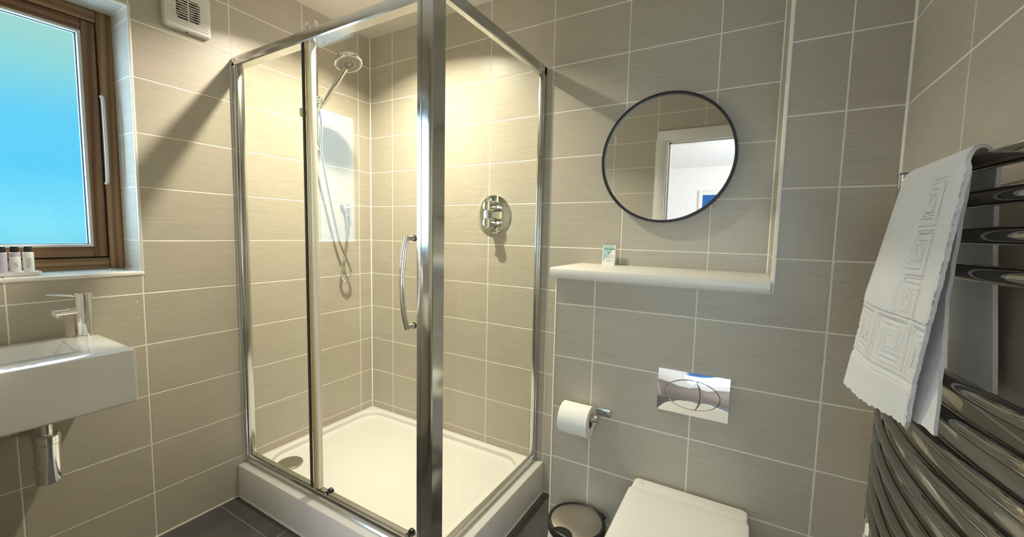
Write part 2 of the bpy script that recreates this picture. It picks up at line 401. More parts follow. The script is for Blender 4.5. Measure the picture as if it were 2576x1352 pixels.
# front wall with the doorway the picture is taken from
DX0, DX1, DZ = 1.40, 2.165, 1.972
hole_d = (DX0 - .028, 0, DX1 + .028, DZ + .028)
wf = struct('wall_front', slab(NB(), (-.26, 0, W + 1.4, H), [hole_d], lambda u, v, d: (u, YF - d, v), .12), M['white_paint'], 'tiled wall with the doorway, seen in the mirror')
tiles(wf, cols(.984 - 3 * TW, TW, 0, W), rows(), [(DX0 - .09, -1, DX1 + .09, DZ + .078)], lambda u, v: basis((u, YF, v), (-1, 0, 0), (0, 0, 1), (0, 1, 0)), M['tile'])
bm = NB()
box(bm, DX0 - .028, DX0, YF - .12, YF + .001, 0, DZ); box(bm, DX1, DX1 + .028, YF - .12, YF + .001, 0, DZ); box(bm, DX0 - .028, DX1 + .028, YF - .12, YF + .001, DZ, DZ + .028)
for y0, y1 in ((YF + .0005, YF + .016), (YF - .136, YF - .1205)):
    box(bm, DX0 - .082, DX0 - .008, y0, y1, 0, DZ + .008, .004); box(bm, DX1 + .008, DX1 + .082, y0, y1, 0, DZ + .008, .004); box(bm, DX0 - .082, DX1 + .082, y0, y1, DZ + .008, DZ + .082, .004)
box(bm, DX0, DX0 + .012, YF - .075, YF - .04, 0, DZ); box(bm, DX1 - .012, DX1, YF - .075, YF - .04, 0, DZ); box(bm, DX0, DX1, YF - .075, YF - .04, DZ - .012, DZ)
struct('door_1', bm, M['gloss_paint'], 'white door frame around the open doorway, seen in the mirror')
# floor
fl = struct('floor', box(NB(), -.26, W + 1.4, YF - .06, .2, -.08, -REC), M['floor_grout'], 'dark grey tiled floor')
tiles(fl, cols(.402, .4, 0, W), cols(-.8625, .4, YF, 0), [(0, -.783, 1.189, 1), (BX0, -D, 9, 1)], lambda u, v: basis((u, v, 0), (1, 0, 0), (0, 1, 0), (0, 0, 1)), M['floor_tile'])
bm = NB(); box(bm, -.26, W + 1.4, -1.9, .2, H, H + .1); struct('ceiling', bm, M['ceiling'], 'plain cream ceiling')
# white trims and sealant lines
def trim(name, bm, label): return struct(name, bm, M['trim'], label)
def quadrant(bm, x, y, z0, z1, r, sx_, sy_):
    """rounded corner bead standing at (x, y)"""
    pts = [(x, y)] + [(x + sx_ * r * math.cos(a), y + sy_ * r * math.sin(a)) for a in [PI / 2 * k / 6 for k in range(7)]]
    return loft(bm, [at_z(pts, z0), at_z(pts, z1)])
bm = NB(); quadrant(bm, BX1 + .008, -D + .008, 1.086, H, .0095, -1, -1); trim('trim_1', bm, 'white corner bead on the right edge of the mirror recess')
bm = NB(); quadrant(bm, BX0 + .006, -D + .006, 0, 1.084, .0072, -1, -1); trim('trim_2', bm, 'white corner bead on the left edge of the boxed wall')
bm = NB(); t_ = .010
box(bm, -.010, .0015, WY1, WY1 + .009, WZ0 - .012, WZ1 + .009, .002); box(bm, -.010, .0015, WY0 - .009, WY0, WZ0 - .012, WZ1 + .009, .002)
box(bm, -.010, .0015, WY0, WY1, WZ1, WZ1 + .009, .002); box(bm, -.010, .0035, WY0 - .009, WY1 + .009, WZ0 - .013, WZ0, .003)
trim('trim_3', bm, 'white edge trim around the window recess')
bm = NB()
box(bm, 0, .004, YF, -.787, 0, .004); box(bm, 0, 1.19, -.789, -.785, 0, .004); box(bm, 1.19, 1.194, -.785, 0, 0, .004); box(bm, 1.19, BX0, -.004, 0, 0, .004)
trim('trim_4', bm, 'pale sealant line along the floor edge')
bm = NB()
for x, y, sx_, sy_, z0, z1 in ((0, 0, 1, -1, .153, H), (W, -D, -1, -1, 0, H), (BX1, 0, -1, -1, 1.122, H)):
    q = [(x, y), (x + sx_ * .0045, y), (x, y + sy_ * .0045)]; loft(bm, [at_z(q, z0), at_z(q, z1)])
trim('trim_5', bm, 'cream grout lines in the wall corners')

# ---------------------------------------------------------------- window
XW = -.16
wn = struct('window_1', box(NB(), -.25, XW - .085, WY0, WY0 + .02, WZ0, WZ1), M['pine_z'], 'timber framed window with a pale frosted pane')
# tiled reveals
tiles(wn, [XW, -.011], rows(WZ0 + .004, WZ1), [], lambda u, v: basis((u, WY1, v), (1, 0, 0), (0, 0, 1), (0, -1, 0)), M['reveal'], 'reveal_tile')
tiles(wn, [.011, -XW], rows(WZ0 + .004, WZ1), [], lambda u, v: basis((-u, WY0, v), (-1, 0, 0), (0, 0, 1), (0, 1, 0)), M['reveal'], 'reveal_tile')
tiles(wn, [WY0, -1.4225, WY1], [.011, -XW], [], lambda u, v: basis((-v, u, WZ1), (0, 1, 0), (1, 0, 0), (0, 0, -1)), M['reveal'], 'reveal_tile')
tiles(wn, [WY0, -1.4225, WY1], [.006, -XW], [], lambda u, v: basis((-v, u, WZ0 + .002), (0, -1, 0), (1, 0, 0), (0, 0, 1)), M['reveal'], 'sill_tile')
def frame4(name, y0, y1, z0, z1, wd, xf, xb, mz, my, bev=.004):
    for a, b in ((y0, y0 + wd), (y1 - wd, y1)): obj(name + '_upright', box(NB(), xb, xf, a, b, z0, z1, bev), M[mz], wn)
    for a, b in ((z0, z0 + wd), (z1 - wd, z1)): obj(name + '_rail', box(NB(), xb, xf, y0 + wd, y1 - wd, a, b, bev), M[my], wn)
frame4('frame', WY0, WY1, WZ0 + .004, WZ1, .043, XW + .008, XW - .085, 'pine_z', 'pine_y', .005)
SY0, SY1, SZ0, SZ1 = WY0 + .047, WY1 - .047, WZ0 + .052, WZ1 - .047
frame4('sash', SY0, SY1, SZ0, SZ1, .037, XW + .006, XW - .05, 'wood_z', 'wood_y', .004)
bm = NB(); a_, b_, c_, d_ = WY0 + .040, WY1 - .040, WZ0 + .044, WZ1 - .040
for q in ((a_, a_ + .010, c_, d_), (b_ - .010, b_, c_, d_), (a_ + .010, b_ - .010, c_, c_ + .012), (a_ + .010, b_ - .010, d_ - .010, d_)): box(bm, XW - .045, XW - .012, *q)
obj('sash_gap_block', bm, M['rubber'], wn)  # added dark strip that stops light leaking through the gap around the sash
GY0, GY1, GZ0, GZ1 = SY0 + .037, SY1 - .037, SZ0 + .037, SZ1 - .037
bm = NB()
for a, b, c, d in ((GY0, GY0 + .010, GZ0, GZ1), (GY1 - .010, GY1, GZ0, GZ1), (GY0 + .010, GY1 - .010, GZ0, GZ0 + .010), (GY0 + .010, GY1 - .010, GZ1 - .010, GZ1)): box(bm, XW - .03, XW + .003, a, b, c, d, .002)
obj('glazing_bead', bm, M['bead'], wn)
obj('pane', box(NB(), XW - .012, XW - .006, GY0 + .004, GY1 - .004, GZ0 + .004, GZ1 - .004), M['pane'], wn)
bm = NB(); g = .010
for a, b, c, d in ((GY0 + g, GY0 + g + .004, GZ0 + g, GZ1 - g), (GY1 - g - .004, GY1 - g, GZ0 + g, GZ1 - g), (GY0 + g, GY1 - g, GZ0 + g, GZ0 + g + .003), (GY0 + g, GY1 - g, GZ1 - g - .003, GZ1 - g)): box(bm, XW - .022, XW - .0125, a, b, c, d)
obj('pane_spacer', bm, M['spacer'], wn)
bm = NB(); yh, xh = -1.136, XW + .030
tube(bm, spline([(XW + .015, yh, 1.402), (xh, yh, 1.406), (xh + .006, yh, 1.44), (xh + .008, yh, 1.56), (xh + .006, yh, 1.68), (xh, yh, 1.716), (XW + .015, yh, 1.722)], 6), .0052, 10)
obj('window_handle', bm, M['handle_white'], wn)

# ---------------------------------------------------------------- bedroom beyond the door (seen in the mirror and the chrome)
BY, BXL, BXR = -5.5, -.2, 3.6
FX0, FX1, FZ0, FZ1 = 1.24, 2.75, .45, 1.985
bm = NB(); slab(bm, (BXL - .1, 0, BXR + .1, H), [(FX0, FZ0, FX1, FZ1)], lambda u, v, d: (u, BY - d, v), .2)
box(bm, BXL - .1, BXL, BY, YF - .12, 0, H); box(bm, BXR, BXR + .1, BY, YF - .12, 0, H)
struct('wall_bedroom', bm, M['white_paint'], 'white walls of the room beyond the doorway, seen in the mirror')
struct('ceiling_bedroom', box(NB(), BXL - .1, BXR + .1, BY - .2, -1.9, H, H + .1), M['white_paint'])
struct('floor_bedroom', box(NB(), BXL - .1, BXR + .1, BY - .2, YF - .06, -.08, -.001), M['carpet'])
w2 = struct('window_2', box(NB(), FX0, FX0 + .05, BY - .1, BY + .02, FZ0, FZ1, .004), M['gloss_paint'], 'white framed bedroom window, its corner seen in the mirror')
bm = NB(); box(bm, FX1 - .05, FX1, BY - .1, BY + .02, FZ0, FZ1, .004); box(bm, FX0 + .05, FX1 - .05, BY - .1, BY + .02, FZ1 - .06, FZ1, .004); box(bm, FX0 + .05, FX1 - .05, BY - .1, BY + .03, FZ0, FZ0 + .06, .004); box(bm, 1.97, 2.03, BY - .08, BY, FZ0 + .06, FZ1 - .06, .004)
obj('frame_rail', bm, M['gloss_paint'], w2)
obj('roller_blind', box(NB(), FX0 + .052, 2.0, BY - .036, BY - .033, 1.30, FZ1 - .062, .001), M['blue'], w2)
obj('pane', box(NB(), FX0 + .05, FX1 - .05, BY - .05, BY - .045, FZ0 + .06, FZ1 - .06), M['clear_pane'], w2)

# ---------------------------------------------------------------- shower tray
TRX, TRY, TRZ = 1.19, -.785, .153
tr = thing('shower_tray', 'white raised shower tray with a round steel waste cover', 'shower tray', (.6, -.39, 0))
n = 8; full = lambda e, z: at_z(rrect(TRX / 2, TRY / 2, TRX / 2 - e, -TRY / 2 - e, .006, n), z)
inn = lambda e, r, z: at_z(rrect((.046 + 1.098) / 2, (-.696 - .042) / 2, (1.098 - .046) / 2 - e, (.696 - .042) / 2 - e, r, n), z)
bm = NB(); loft(bm, [full(0, 0), full(0, TRZ - .006), full(.002, TRZ - .002), full(.006, TRZ), inn(-.003, .102, TRZ), inn(0, .10, TRZ - .002), inn(.003, .098, TRZ - .020), inn(.007, .095, TRZ - .0235), inn(.016, .085, TRZ - .025), inn(.06, .06, TRZ - .026), inn(.2, .05, TRZ - .028)])
obj('tray_body', bm, M['acrylic'], tr)
obj('waste_cover', lathe(NB(), [(.054, 0), (.057, .003), (.057, .007), (.053, .011), (.02, .013)], (.155, -.632, TRZ - .0265), (0, 0, 1), 40), M['waste_steel'], tr)

# ---------------------------------------------------------------- shower enclosure
se = thing('shower_enclosure', 'chrome framed glass shower enclosure with a sliding door', 'shower enclosure', (.6, -.39, TRZ))
ZB, ZT = TRZ, 1.985
def channel(bm, x0, x1, y0, y1, z0, z1, b=.002): return box(bm, x0, x1, y0, y1, z0, z1, b)
bm = NB(); channel(bm, .0005, .022, -.752, -.726, ZB, ZT - .012); channel(bm, .022, .034, -.746, -.718, ZB, ZT - .046); obj('wall_profile', bm, M['alu'], se)
bm = NB(); channel(bm, 1.124, 1.150, -.022, -.0005, ZB, ZT + .010); channel(bm, 1.128, 1.146, -.034, -.022, ZB, ZT - .04); obj('wall_profile', bm, M['alu'], se)
bm = NB()
prof = [(1.074, -.7505), (1.0755, -.753), (1.0905, -.7565), (1.0925, -.752), (1.0975, -.752), (1.0985, -.7570), (1.112, -.7602), (1.130, -.7635), (1.144, -.766), (1.1485, -.7655), (1.150, -.762), (1.150, -.710), (1.146, -.706), (1.118, -.706), (1.118, -.733), (1.074, -.733)]
loft(bm, [at_z(prof, ZB), at_z(prof, ZT + .03)]); obj('corner_post', bm, M['alu'], se, 20)
def rail_x(z0, z1, y0, y1, name, flat=False):
    h = z1 - z0; d = y1 - y0
    pr_ = [(y0, z0 + .004), (y0, z0 + .012), (y0 + .002, z1 - h * .35), (y0 + .010, z1 - .003), (y0 + .016, z1), (y1 - .006, z1), (y1, z1 - .006), (y1, z0 + .01), (y1 - .004, z0), (y0 + .004, z0)]
    bm = NB(); loft(bm, [[(x, y, z) for y, z in pr_] for x in (.004, 1.090)]); return obj(name, bm, M['alu'], se, 25)
rail_x(1.938, ZT, -.752, -.706, 'top_rail')
bm = NB(); pr_ = [(1.150, 1.956), (1.150, 1.990), (1.146, 1.996), (1.126, 1.996), (1.122, 1.990), (1.122, 1.956), (1.126, 1.952), (1.146, 1.952)]
loft(bm, [[(x, y, z) for x, z in pr_] for y in (-.722, -.004)]); obj('top_rail', bm, M['alu'], se, 25)
bm = NB(); pr_ = [(-.758, ZB), (-.758, ZB + .006), (-.751, ZB + .010), (-.7485, ZB + .034), (-.744, ZB + .036), (-.742, ZB + .022), (-.730, ZB + .020), (-.728, ZB + .028), (-.708, ZB + .028), (-.705, ZB + .024), (-.705, ZB)]
loft(bm, [[(x, y, z) for y, z in pr_] for x in (.006, 1.090)]); obj('bottom_rail', bm, M['alu'], se, 25)
bm = NB(); pr_ = [(1.158, ZB), (1.158, ZB + .005), (1.151, ZB + .009), (1.149, ZB + .026), (1.143, ZB + .028), (1.129, ZB + .028), (1.124, ZB + .024), (1.122, ZB)]
loft(bm, [[(x, y, z) for x, z in pr_] for y in (-.722, -.004)]); obj('bottom_rail', bm, M['alu'], se, 25)
obj('fixed_panel', box(NB(), .028, .486, -.7415, -.7355, ZB + .02, 1.948), M['glass'], se)
obj('panel_seal', box(NB(), .484, .490, -.744, -.733, ZB + .03, 1.94, .001), M['rubber'], se)
obj('side_panel', box(NB(), 1.133, 1.139, -.716, -.028, ZB + .022, 1.962), M['glass'], se)
bm = NB(); box(bm, 1.128, 1.132, -.033, -.028, ZB + .028, 1.958); obj('panel_seal', bm, M['rubber'], se)
sd = obj('sliding_door', box(NB(), .505, 1.083, -.723, -.717, ZB + .034, 1.945), M['glass'], se)
obj('door_seal', box(NB(), .493, .509, -.735, -.714, ZB + .032, 1.942, .002), M['gold_seal'], sd)
obj('door_stile', box(NB(), .509, .526, -.733, -.712, ZB + .032, 1.945, .003), M['pale_seal'], sd)
for px, z in ((.566, 1.964), (1.012, 1.968), (.566, .178), (1.012, .180)):
    zz = z - .012 if z > 1 else z
    bm = NB(); lathe(bm, [(.004, 0), (.013, .002), (.0145, .006), (.0145, .013), (.010, .017), (.004, .018)], (px, -.717, zz), (0, 1, 0), 22)
    lathe(bm, [(.009, 0), (.010, .003), (.010, .006), (.006, .009)], (px, -.7235, zz), (0, -1, 0), 20)
    r_ = obj('roller', bm, M['black'], sd); obj('roller_cap', lathe(NB(), [(.0075, 0), (.008, .002), (.004, .004)], (px, -.7325, zz), (0, -1, 0), 18), M['chrome'], r_)
bm = NB(); hx = 1.037
tube(bm, spline([(hx, -.757, 1.2285), (hx - .002, -.770, 1.17), (hx - .002, -.778, 1.0775), (hx - .002, -.770, .985), (hx, -.757, .927)], 10), .0088, 14)
for z in (1.222, .933): tube(bm, [(hx, -.7235, z), (hx, -.756, z)], .0085, 14)
hd = obj('door_handle', bm, M['chrome'], sd)
for z in (1.222, .933): obj('handle_washer', torus_lathe(NB(), [(.0086, 0), (.0105, 0), (.0105, .004), (.0086, .004)], (hx, -.7235, z), (0, -1, 0), 20), M['rubber'], hd)

# ---------------------------------------------------------------- riser rail, hand shower, outlet, valve
rx, ry = .058, -.388
rr = thing('riser_rail', 'slim chrome riser rail with slider and round end brackets', 'shower rail', (0, ry, 1.62))
obj('rail', tube(NB(), [(rx, ry, 1.645), (rx, ry, 2.275)], .0085, 14), M['chrome'], rr)
for z in (1.660, 2.262):
    bm = NB(); lathe(bm, [(.018, 0), (.018, .004), (.010, .006), (.010, .046), (.013, .048), (.013, .066), (.011, .068)], (0, ry, z), (1, 0, 0), 22); obj('bracket', bm, M['chrome'], rr)
bm = NB(); lathe(bm, [(.014, 0), (.016, .004), (.016, .046), (.014, .05)], (rx, ry, 1.860), (0, 0, 1), 20)
tube(bm, [(rx, ry, 1.885), (rx + .004, ry - .040, 1.885)], .010, 14); tube(bm, [(rx + .002, ry, 1.885), (.090, -.394, 1.884), (.134, -.402, 1.872)], [.0115, .0135, .0145], 16)
sl = obj('slider', bm, M['chrome'], rr)
obj('slider_knob', lathe(NB(), [(.011, 0), (.015, .002), (.015, .016), (.012, .019)], (rx + .004, ry - .040, 1.885), (.1, -1, 0), 20), M['chrome'], sl)
hp = Vector((.125, -.402, 1.862)); hc = Vector((.300, -.385, 2.026)); hn = Vector((.36, -.03, -.93)).normalized(); hdv = (hc - hp).normalized()
hs = thing('hand_shower', 'chrome hand shower with a round rose and hanging metal hose', 'hand shower', hp)
neck = hc - hdv * .028 - hn * .006
obj('handle', tube(NB(), [hp, hp + hdv * .02, hp + hdv * .03, hp + (neck - hp) * .55, hp + (neck - hp) * .9, neck], [.0100, .0115, .0150, .0150, .0140, .0150], 18), M['chrome'], hs)
hb = obj('shower_rose', lathe(NB(), [(.030, -.026), (.052, -.024), (.061, -.019), (.0635, -.012), (.0635, -.001), (.061, .002), (.054, .002)], hc, hn, 44), M['chrome'], hs)
fp = obj('spray_face', lathe(NB(), [(.0545, .0005), (.0545, .0030), (.052, .0045), (.018, .0045)], hc, hn, 40), M['spray'], hb)
bm = NB(); fx, fy, fz = frame_of(hn)
for ring, cnt in ((.047, 26), (.040, 22), (.033, 18), (.012, 8)):
    for k in range(cnt):
        a = 2 * PI * (k + .3) / cnt; c = hc + fx * ring * math.cos(a) + fy * ring * math.sin(a) + fz * .0042
        lathe(bm, [(.0021, 0), (.0017, .0018)], c, hn, 6)
torus_lathe(bm, [(.0175, .0040), (.0205, .0040), (.0205, .0052), (.0175, .0052)], hc, hn, 30)
o = obj('nozzles', bm, M['rubber'], hb); o['kind'] = 'stuff'
hose_pts = [hp, hp - hdv * .03 + Vector((0, 0, -.012)), (.100, -.394, 1.77), (.068, -.372, 1.64), (.050, -.325, 1.45), (.040, -.2585, 1.199), (.038, -.214, 1.099), (.040, -.181, 1.02), (.040, -.1795, .985), (.036, -.196, .957), (.033, -.215, .957), (.032, -.232, .985), (.032, -.2335, 1.02), (.034, -.2170, 1.11), (.037, -.198, 1.24), (.040, -.194, 1.315)]
pts = spline(hose_pts, 18); rad = [.0066 + (.0006 if i % 2 else -.0002) for i in range(len(pts))]
obj('hose', tube(NB(), pts, rad, 10), M['chrome'], hs)
so = thing('shower_outlet', 'round chrome wall outlet elbow feeding the shower hose', 'wall outlet', (0, -.192, 1.375))
obj('wall_flange', lathe(NB(), [(.026, 0), (.0265, .004), (.024, .008), (.016, .010), (.016, .030), (.0185, .032), (.0185, .048), (.016, .050)], (0, -.192, 1.372), (1, 0, 0), 28), M['chrome'], so)
obj('elbow', tube(NB(), [(.040, -.193, 1.366), (.040, -.1935, 1.345), (.040, -.194, 1.338), (.040, -.194, 1.312), (.040, -.194, 1.302)], [.0125, .0125, .0135, .0125, .0085], 18), M['chrome'], so)
mv = thing('shower_valve', 'round chrome thermostatic shower valve with two knobs', 'shower valve', (.879, 0, 1.335))
obj('backplate', lathe(NB(), [(.098, 0), (.099, .003), (.097, .0065), (.090, .0085), (.05, .0095)], (.879, 0, 1.335), (0, -1, 0), 56), M['chrome'], mv)
for z in (1.376, 1.2945):
    k = obj('knob', lathe(NB(), [(.028, .008), (.028, .020), (.0235, .022), (.0235, .037), (.0225, .038), (.0225, .040), (.0235, .041), (.0240, .066), (.0215, .069), (.010, .0695)], (.881, 0, z), (0, -1, 0), 32), M['chrome'], mv)
    d_ = (-.55, 0, -.83) if z < 1.32 else (.2, 0, .98)
    obj('lever', tube(NB(), [(.881 + d_[0] * .02, -.050, z + d_[2] * .02), (.881 + d_[0] * .043, -.050, z + d_[2] * .043)], .0032, 10), M['chrome'], k)

# ---------------------------------------------------------------- extractor fan
FY0, FY1, FZa, FZb = -.993, -.834, 2.010, 2.168; fcy, fcz, fr_ = (FY0 + FY1) / 2, (FZa + FZb) / 2, .052
fa = thing('extractor_fan', 'white square extractor fan with a slatted grille', 'extractor fan', (0, fcy, FZa))
rp = rrect(fcy, fcz, (FY1 - FY0) / 2, (FZb - FZa) / 2, .012, 8); rs = rrect(fcy, fcz, (FY1 - FY0) / 2 - .005, (FZb - FZa) / 2 - .005, .010, 8)
ce = ell(fcy, fcz, fr_, fr_, rp, (fcy, fcz)); yz = lambda pts, x: [(x, y, z) for y, z in pts]
bm = NB(); loft(bm, [yz(rp, .001), yz(rp, .020), yz(rs, .026), yz(ce, .026), yz(ce, .008)], False, False); obj('housing', bm, M['fan'], fa)
obj('duct', lathe(NB(), [(fr_, .004), (fr_, .008), (.02, .008)], (0, fcy, fcz), (1, 0, 0), 40), M['fan_dark'], fa)
bm = NB(); lathe(bm, [(.024, .008), (.024, .016), (.019, .018)], (0, fcy, fcz), (1, 0, 0), 28)
for k in range(4):
    a = k * PI / 2 + .5; c, s = math.cos(a), math.sin(a)
    q = [(.010, fcy + r * c - w_ * s, fcz + r * s + w_ * c) for r, w_ in ((.022, -.006), (.049, -.013), (.049, .013), (.022, .006))]
    loft(bm, [q, [(x + .003, y, z) for x, y, z in q]])
obj('impeller', bm, M['fan_hub'], fa)
for k in range(14):
    z = fcz - .0605 + k * .0093
    obj('slat', box(NB(), .0262, .0285, fcy - .069, fcy + .069, z - .0015, z + .0015, .0005, 1), M['fan'], fa)
obj('grille_bar', box(NB(), .0245, .0275, fcy - .0018, fcy + .0018, fcz - .062, fcz + .062), M['fan'], fa)
obj('screw_hole', lathe(NB(), [(.004, 0), (.004, .001)], (.012, fcy - .002, FZa - .0006), (0, 0, -1), 14), M['black'], fa)

# ---------------------------------------------------------------- basin, tap, trap
BA = (0.0, .376, -1.640, -1.232, .700, .868)
ba = thing('wall_basin', 'white rectangular wall-hung basin with an oval bowl', 'basin', (.19, -1.43, .70))
bx, by = (BA[0] + BA[1]) / 2, (BA[2] + BA[3]) / 2; hx_, hy_ = (BA[1] - BA[0]) / 2 - .0005, (BA[3] - BA[2]) / 2
o_ = lambda e, r: rrect(bx, by, hx_ - e, hy_ - e, r, 10); ref = o_(0, .012); bc = (.170, -1.452)
e_ = lambda ax, ay, dx=0: ell(bc[0] + dx, bc[1], ax, ay, ref, bc)
bm = NB(); loft(bm, [at_z(o_(.006, .010), .700), at_z(o_(0, .012), .706), at_z(o_(0, .012), .859), at_z(o_(.002, .011), .8645), at_z(o_(.008, .010), .868), at_z(e_(.123, .190), .868), at_z(e_(.119, .186), .8655), at_z(e_(.114, .180), .857), at_z(e_(.104, .166), .825), at_z(e_(.078, .13), .785), at_z(e_(.04, .07), .768), at_z(e_(.02, .02), .765)])
obj('bowl', bm, M['ceramic'], ba)
obj('drain', lathe(NB(), [(.020, 0), (.022, .002), (.018, .004)], (bc[0], bc[1], .7655), (0, 0, 1), 24), M['chrome'], ba)
tp = thing('basin_tap', 'chrome mono basin tap with a thin lever', 'tap', (.052, -1.266, .868))
tx, ty = .052, -1.266
obj('body', lathe(NB(), [(.0275, 0), (.0275, .004), (.0235, .006), (.0235, .122), (.0225, .1225), (.0225, .1245), (.0235, .125), (.0235, .146), (.022, .148), (.008, .1485)], (tx, ty, .868), (0, 0, 1), 32), M['chrome'], tp)
spd = Vector((.26, -.96, .0)).normalized(); s0 = Vector((tx, ty, .957))
bm = NB(); tube(bm, [s0, s0 + spd * .074], .0115, 20); lathe(bm, [(.0075, 0), (.0075, .006), (.006, .007)], s0 + spd * .064 + Vector((0, 0, -.010)), (0, 0, -1), 16)
sp = obj('spout', bm, M['chrome'], tp)
obj('spout_cap', lathe(NB(), [(.0112, 0), (.0105, .0012), (.004, .0014)], s0 + spd * .074, spd, 22), M['fan'], sp)
obj('lever', tube(NB(), [(tx + .004, ty - .022, 1.007), (.058, -1.352, 1.0185)], [.0034, .0034], 10), M['chrome'], tp)
bt = thing('bottle_trap', 'chrome bottle trap and waste pipe below the basin', 'waste trap', (.165, -1.392, .44))
trx, try_ = .165, -1.392
obj('cup', lathe(NB(), [(.024, .452), (.0285, .456), (.0290, .462), (.0290, .575), (.0305, .577), (.0305, .600), (.026, .604), (.017, .605)], (trx, try_, 0), (0, 0, 1), 30), M['chrome'], bt)
obj('tailpipe', tube(NB(), [(trx, try_, .60), (trx, try_, .6995)], .0155, 20), M['chrome'], bt)
obj('wall_pipe', tube(NB(), spline([(trx - .02, try_, .592), (trx - .06, try_ - .006, .592), (.06, try_ - .022, .592), (.004, try_ - .024, .592)], 6), .0155, 18), M['chrome'], bt)
obj('nut', lathe(NB(), [(.021, 0), (.022, .003), (.022, .018), (.019, .020)], (trx - .024, try_ - .001, .592), (-1, 0, 0), 8), M['chrome'], bt)
obj('wall_flange', lathe(NB(), [(.030, 0), (.030, .003), (.018, .007)], (0, try_ - .024, .592), (1, 0, 0), 28), M['chrome'], bt)

# ---------------------------------------------------------------- toiletries on the sill
zt = WZ0 + .0035
so_ = obj('toiletry_tray', loft(NB(), [at_z(rrect(-.055, -1.402, .026, .062, .006, 5), zt), at_z(rrect(-.055, -1.402, .030, .066, .008, 5), zt + .012), at_z(rrect(-.055, -1.402, .028, .064, .007, 5), zt + .012), at_z(rrect(-.055, -1.402, .025, .061, .006, 5), zt + .004)]), M['ceramic'], at=(-.055, -1.402, zt))
tag(so_, 'small white soap tray under the miniature bottles on the sill', 'tray')
def bottle(y, label, body, has_label, word, lz0=.008, lz1=.066):
    b = thing('toiletry_bottle', label, 'bottle', (-.055, y, zt + .004), 'miniature toiletry bottles on the window sill')
    z = zt + .0042; x = -.055
    obj('bottle_body', lathe(NB(), [(.0100, 0), (.0112, .0015), (.0120, .064), (.0118, .069), (.0085, .0715)], (x, y, z), (0, 0, 1), 26), body, b)
    obj('cap', lathe(NB(), [(.0096, .0715), (.0098, .073), (.0098, .0885), (.0088, .090)], (x, y, z), (0, 0, 1), 24), M['black'], b)
    if has_label:
        lb = obj('label', lathe(NB(), [(.01185, lz0), (.01205, lz0 + .001), (.01235, lz1 - .001), (.01225, lz1)], (x, y, z), (0, 0, 1), 26, False, False), M['label'], b)
        d = (CAM - Vector((x, y, z))); d.z = 0; d.normalize(); side = Vector((-d.y, d.x, 0)); cz = z + (lz0 + lz1) / 2
        bm = text_bm(word, .0135, basis(Vector((x, y, cz)) + d * .0124 + side * .001, (0, 0, 1), -side, d), .00025)
        obj('lettering', bm, M['grey_ink'], lb)
bottle(-1.4160, 'clear lilac miniature bottle with black cap, leftmost on the sill tray', M['bottle_clear'], False, '')
bottle(-1.3885, 'middle miniature bottle, lilac neck above a white label, on the sill tray', M['bottle_clear'], True, 'UR', .004, .057)
bottle(-1.3600, 'white labelled miniature bottle with black cap, rightmost on the sill tray', M['label'], True, 'PURE', .004, .0685)

# ---------------------------------------------------------------- mirror, shelf, card
mc = Vector((1.679, 0, 1.551))
mi = thing('round_mirror', 'round wall mirror in a thin black metal frame', 'mirror', (1.679, -.002, 1.301))
obj('frame', torus_lathe(NB(), [(.2405, .002), (.2485, .002), (.2500, .004), (.2500, .030), (.2485, .032), (.2420, .032), (.2405, .030)], mc, (0, -1, 0), 96), M['black_metal'], mi)
obj('mirror_glass', lathe(NB(), [(.2402, .002), (.2402, .022)], mc, (0, -1, 0), 96), M['mirror'], mi)
sh = obj('wall_shelf', loft(NB(), [[(x, y, z) for y, z in ((-.0005, 1.0865), (-.325, 1.0865), (-.3295, 1.088), (-.331, 1.092), (-.331, 1.112), (-.3285, 1.1185), (-.321, 1.122), (-.0005, 1.122))] for x in (1.3435, 2.0455)]), M['shelf'], at=(1.69, -.16, 1.0865))
tag(sh, 'white shelf with a rounded front edge below the mirror', 'shelf')
ic = thing('information_card', 'small folded teal and white card standing on the white shelf', 'card', (1.476, -.022, 1.1222))
cz0 = 1.1222; cx0, cx1, ch = 1.4485, 1.5025, .082
def cp(u, v, d=0): return (cx0 + (cx1 - cx0) * u, -.036 + .013 * v - d, cz0 + ch * v)
def poly3(bm, uv, d, t=.0006):
    a = [cp(u, v, d) for u, v in uv]; b = [cp(u, v, d - t) for u, v in uv]; return loft(bm, [a, b])
bm = NB(); poly3(bm, [(0, 0), (1, 0), (1, 1), (0, 1)], 0)
loft(bm, [[(cx0, -.0225, cz0 + ch), (cx1, -.0225, cz0 + ch), (cx1, -.008, cz0), (cx0, -.008, cz0)], [(cx0, -.0219, cz0 + ch), (cx1, -.0219, cz0 + ch), (cx1, -.0074, cz0), (cx0, -.0074, cz0)]]); fc_ = obj('card_sheet', bm, M['white_card'], ic)
obj('teal_print', poly3(NB(), [(.06, .16), (.90, .86), (.92, .98), (.06, .98)], .0003, .0002), M['teal'], ic)
cn = Vector((0, -1, .16)).normalized(); cyv = Vector((0, .157, .987)).normalized()
obj('heading', text_bm('Holly Basics', .0098, basis(Vector(cp(.53, .81, .0006)), (1, 0, 0), cyv, cn), .0002), M['ink'], ic)
bm = NB(); torus_lathe(bm, [(.0042, 0), (.0052, 0), (.0052, .0003), (.0042, .0003)], cp(.50, .615, .0004), (0, -1, .16), 28)
poly3(bm, [(.42, .575), (.49, .585), (.57, .65), (.50, .64)], .0007, .0002); obj('emblem', bm, M['green_ink'], ic)
bm = NB()
for v, a, b in ((.475, .08, .92), (.43, .1, .9), (.385, .08, .92), (.34, .28, .72), (.235, .08, .92), (.195, .35, .65)): poly3(bm, [(a, v), (b, v), (b, v + .012), (a, v + .012)], .0006, .0002)
obj('small_print', bm, M['grey_ink'], ic)

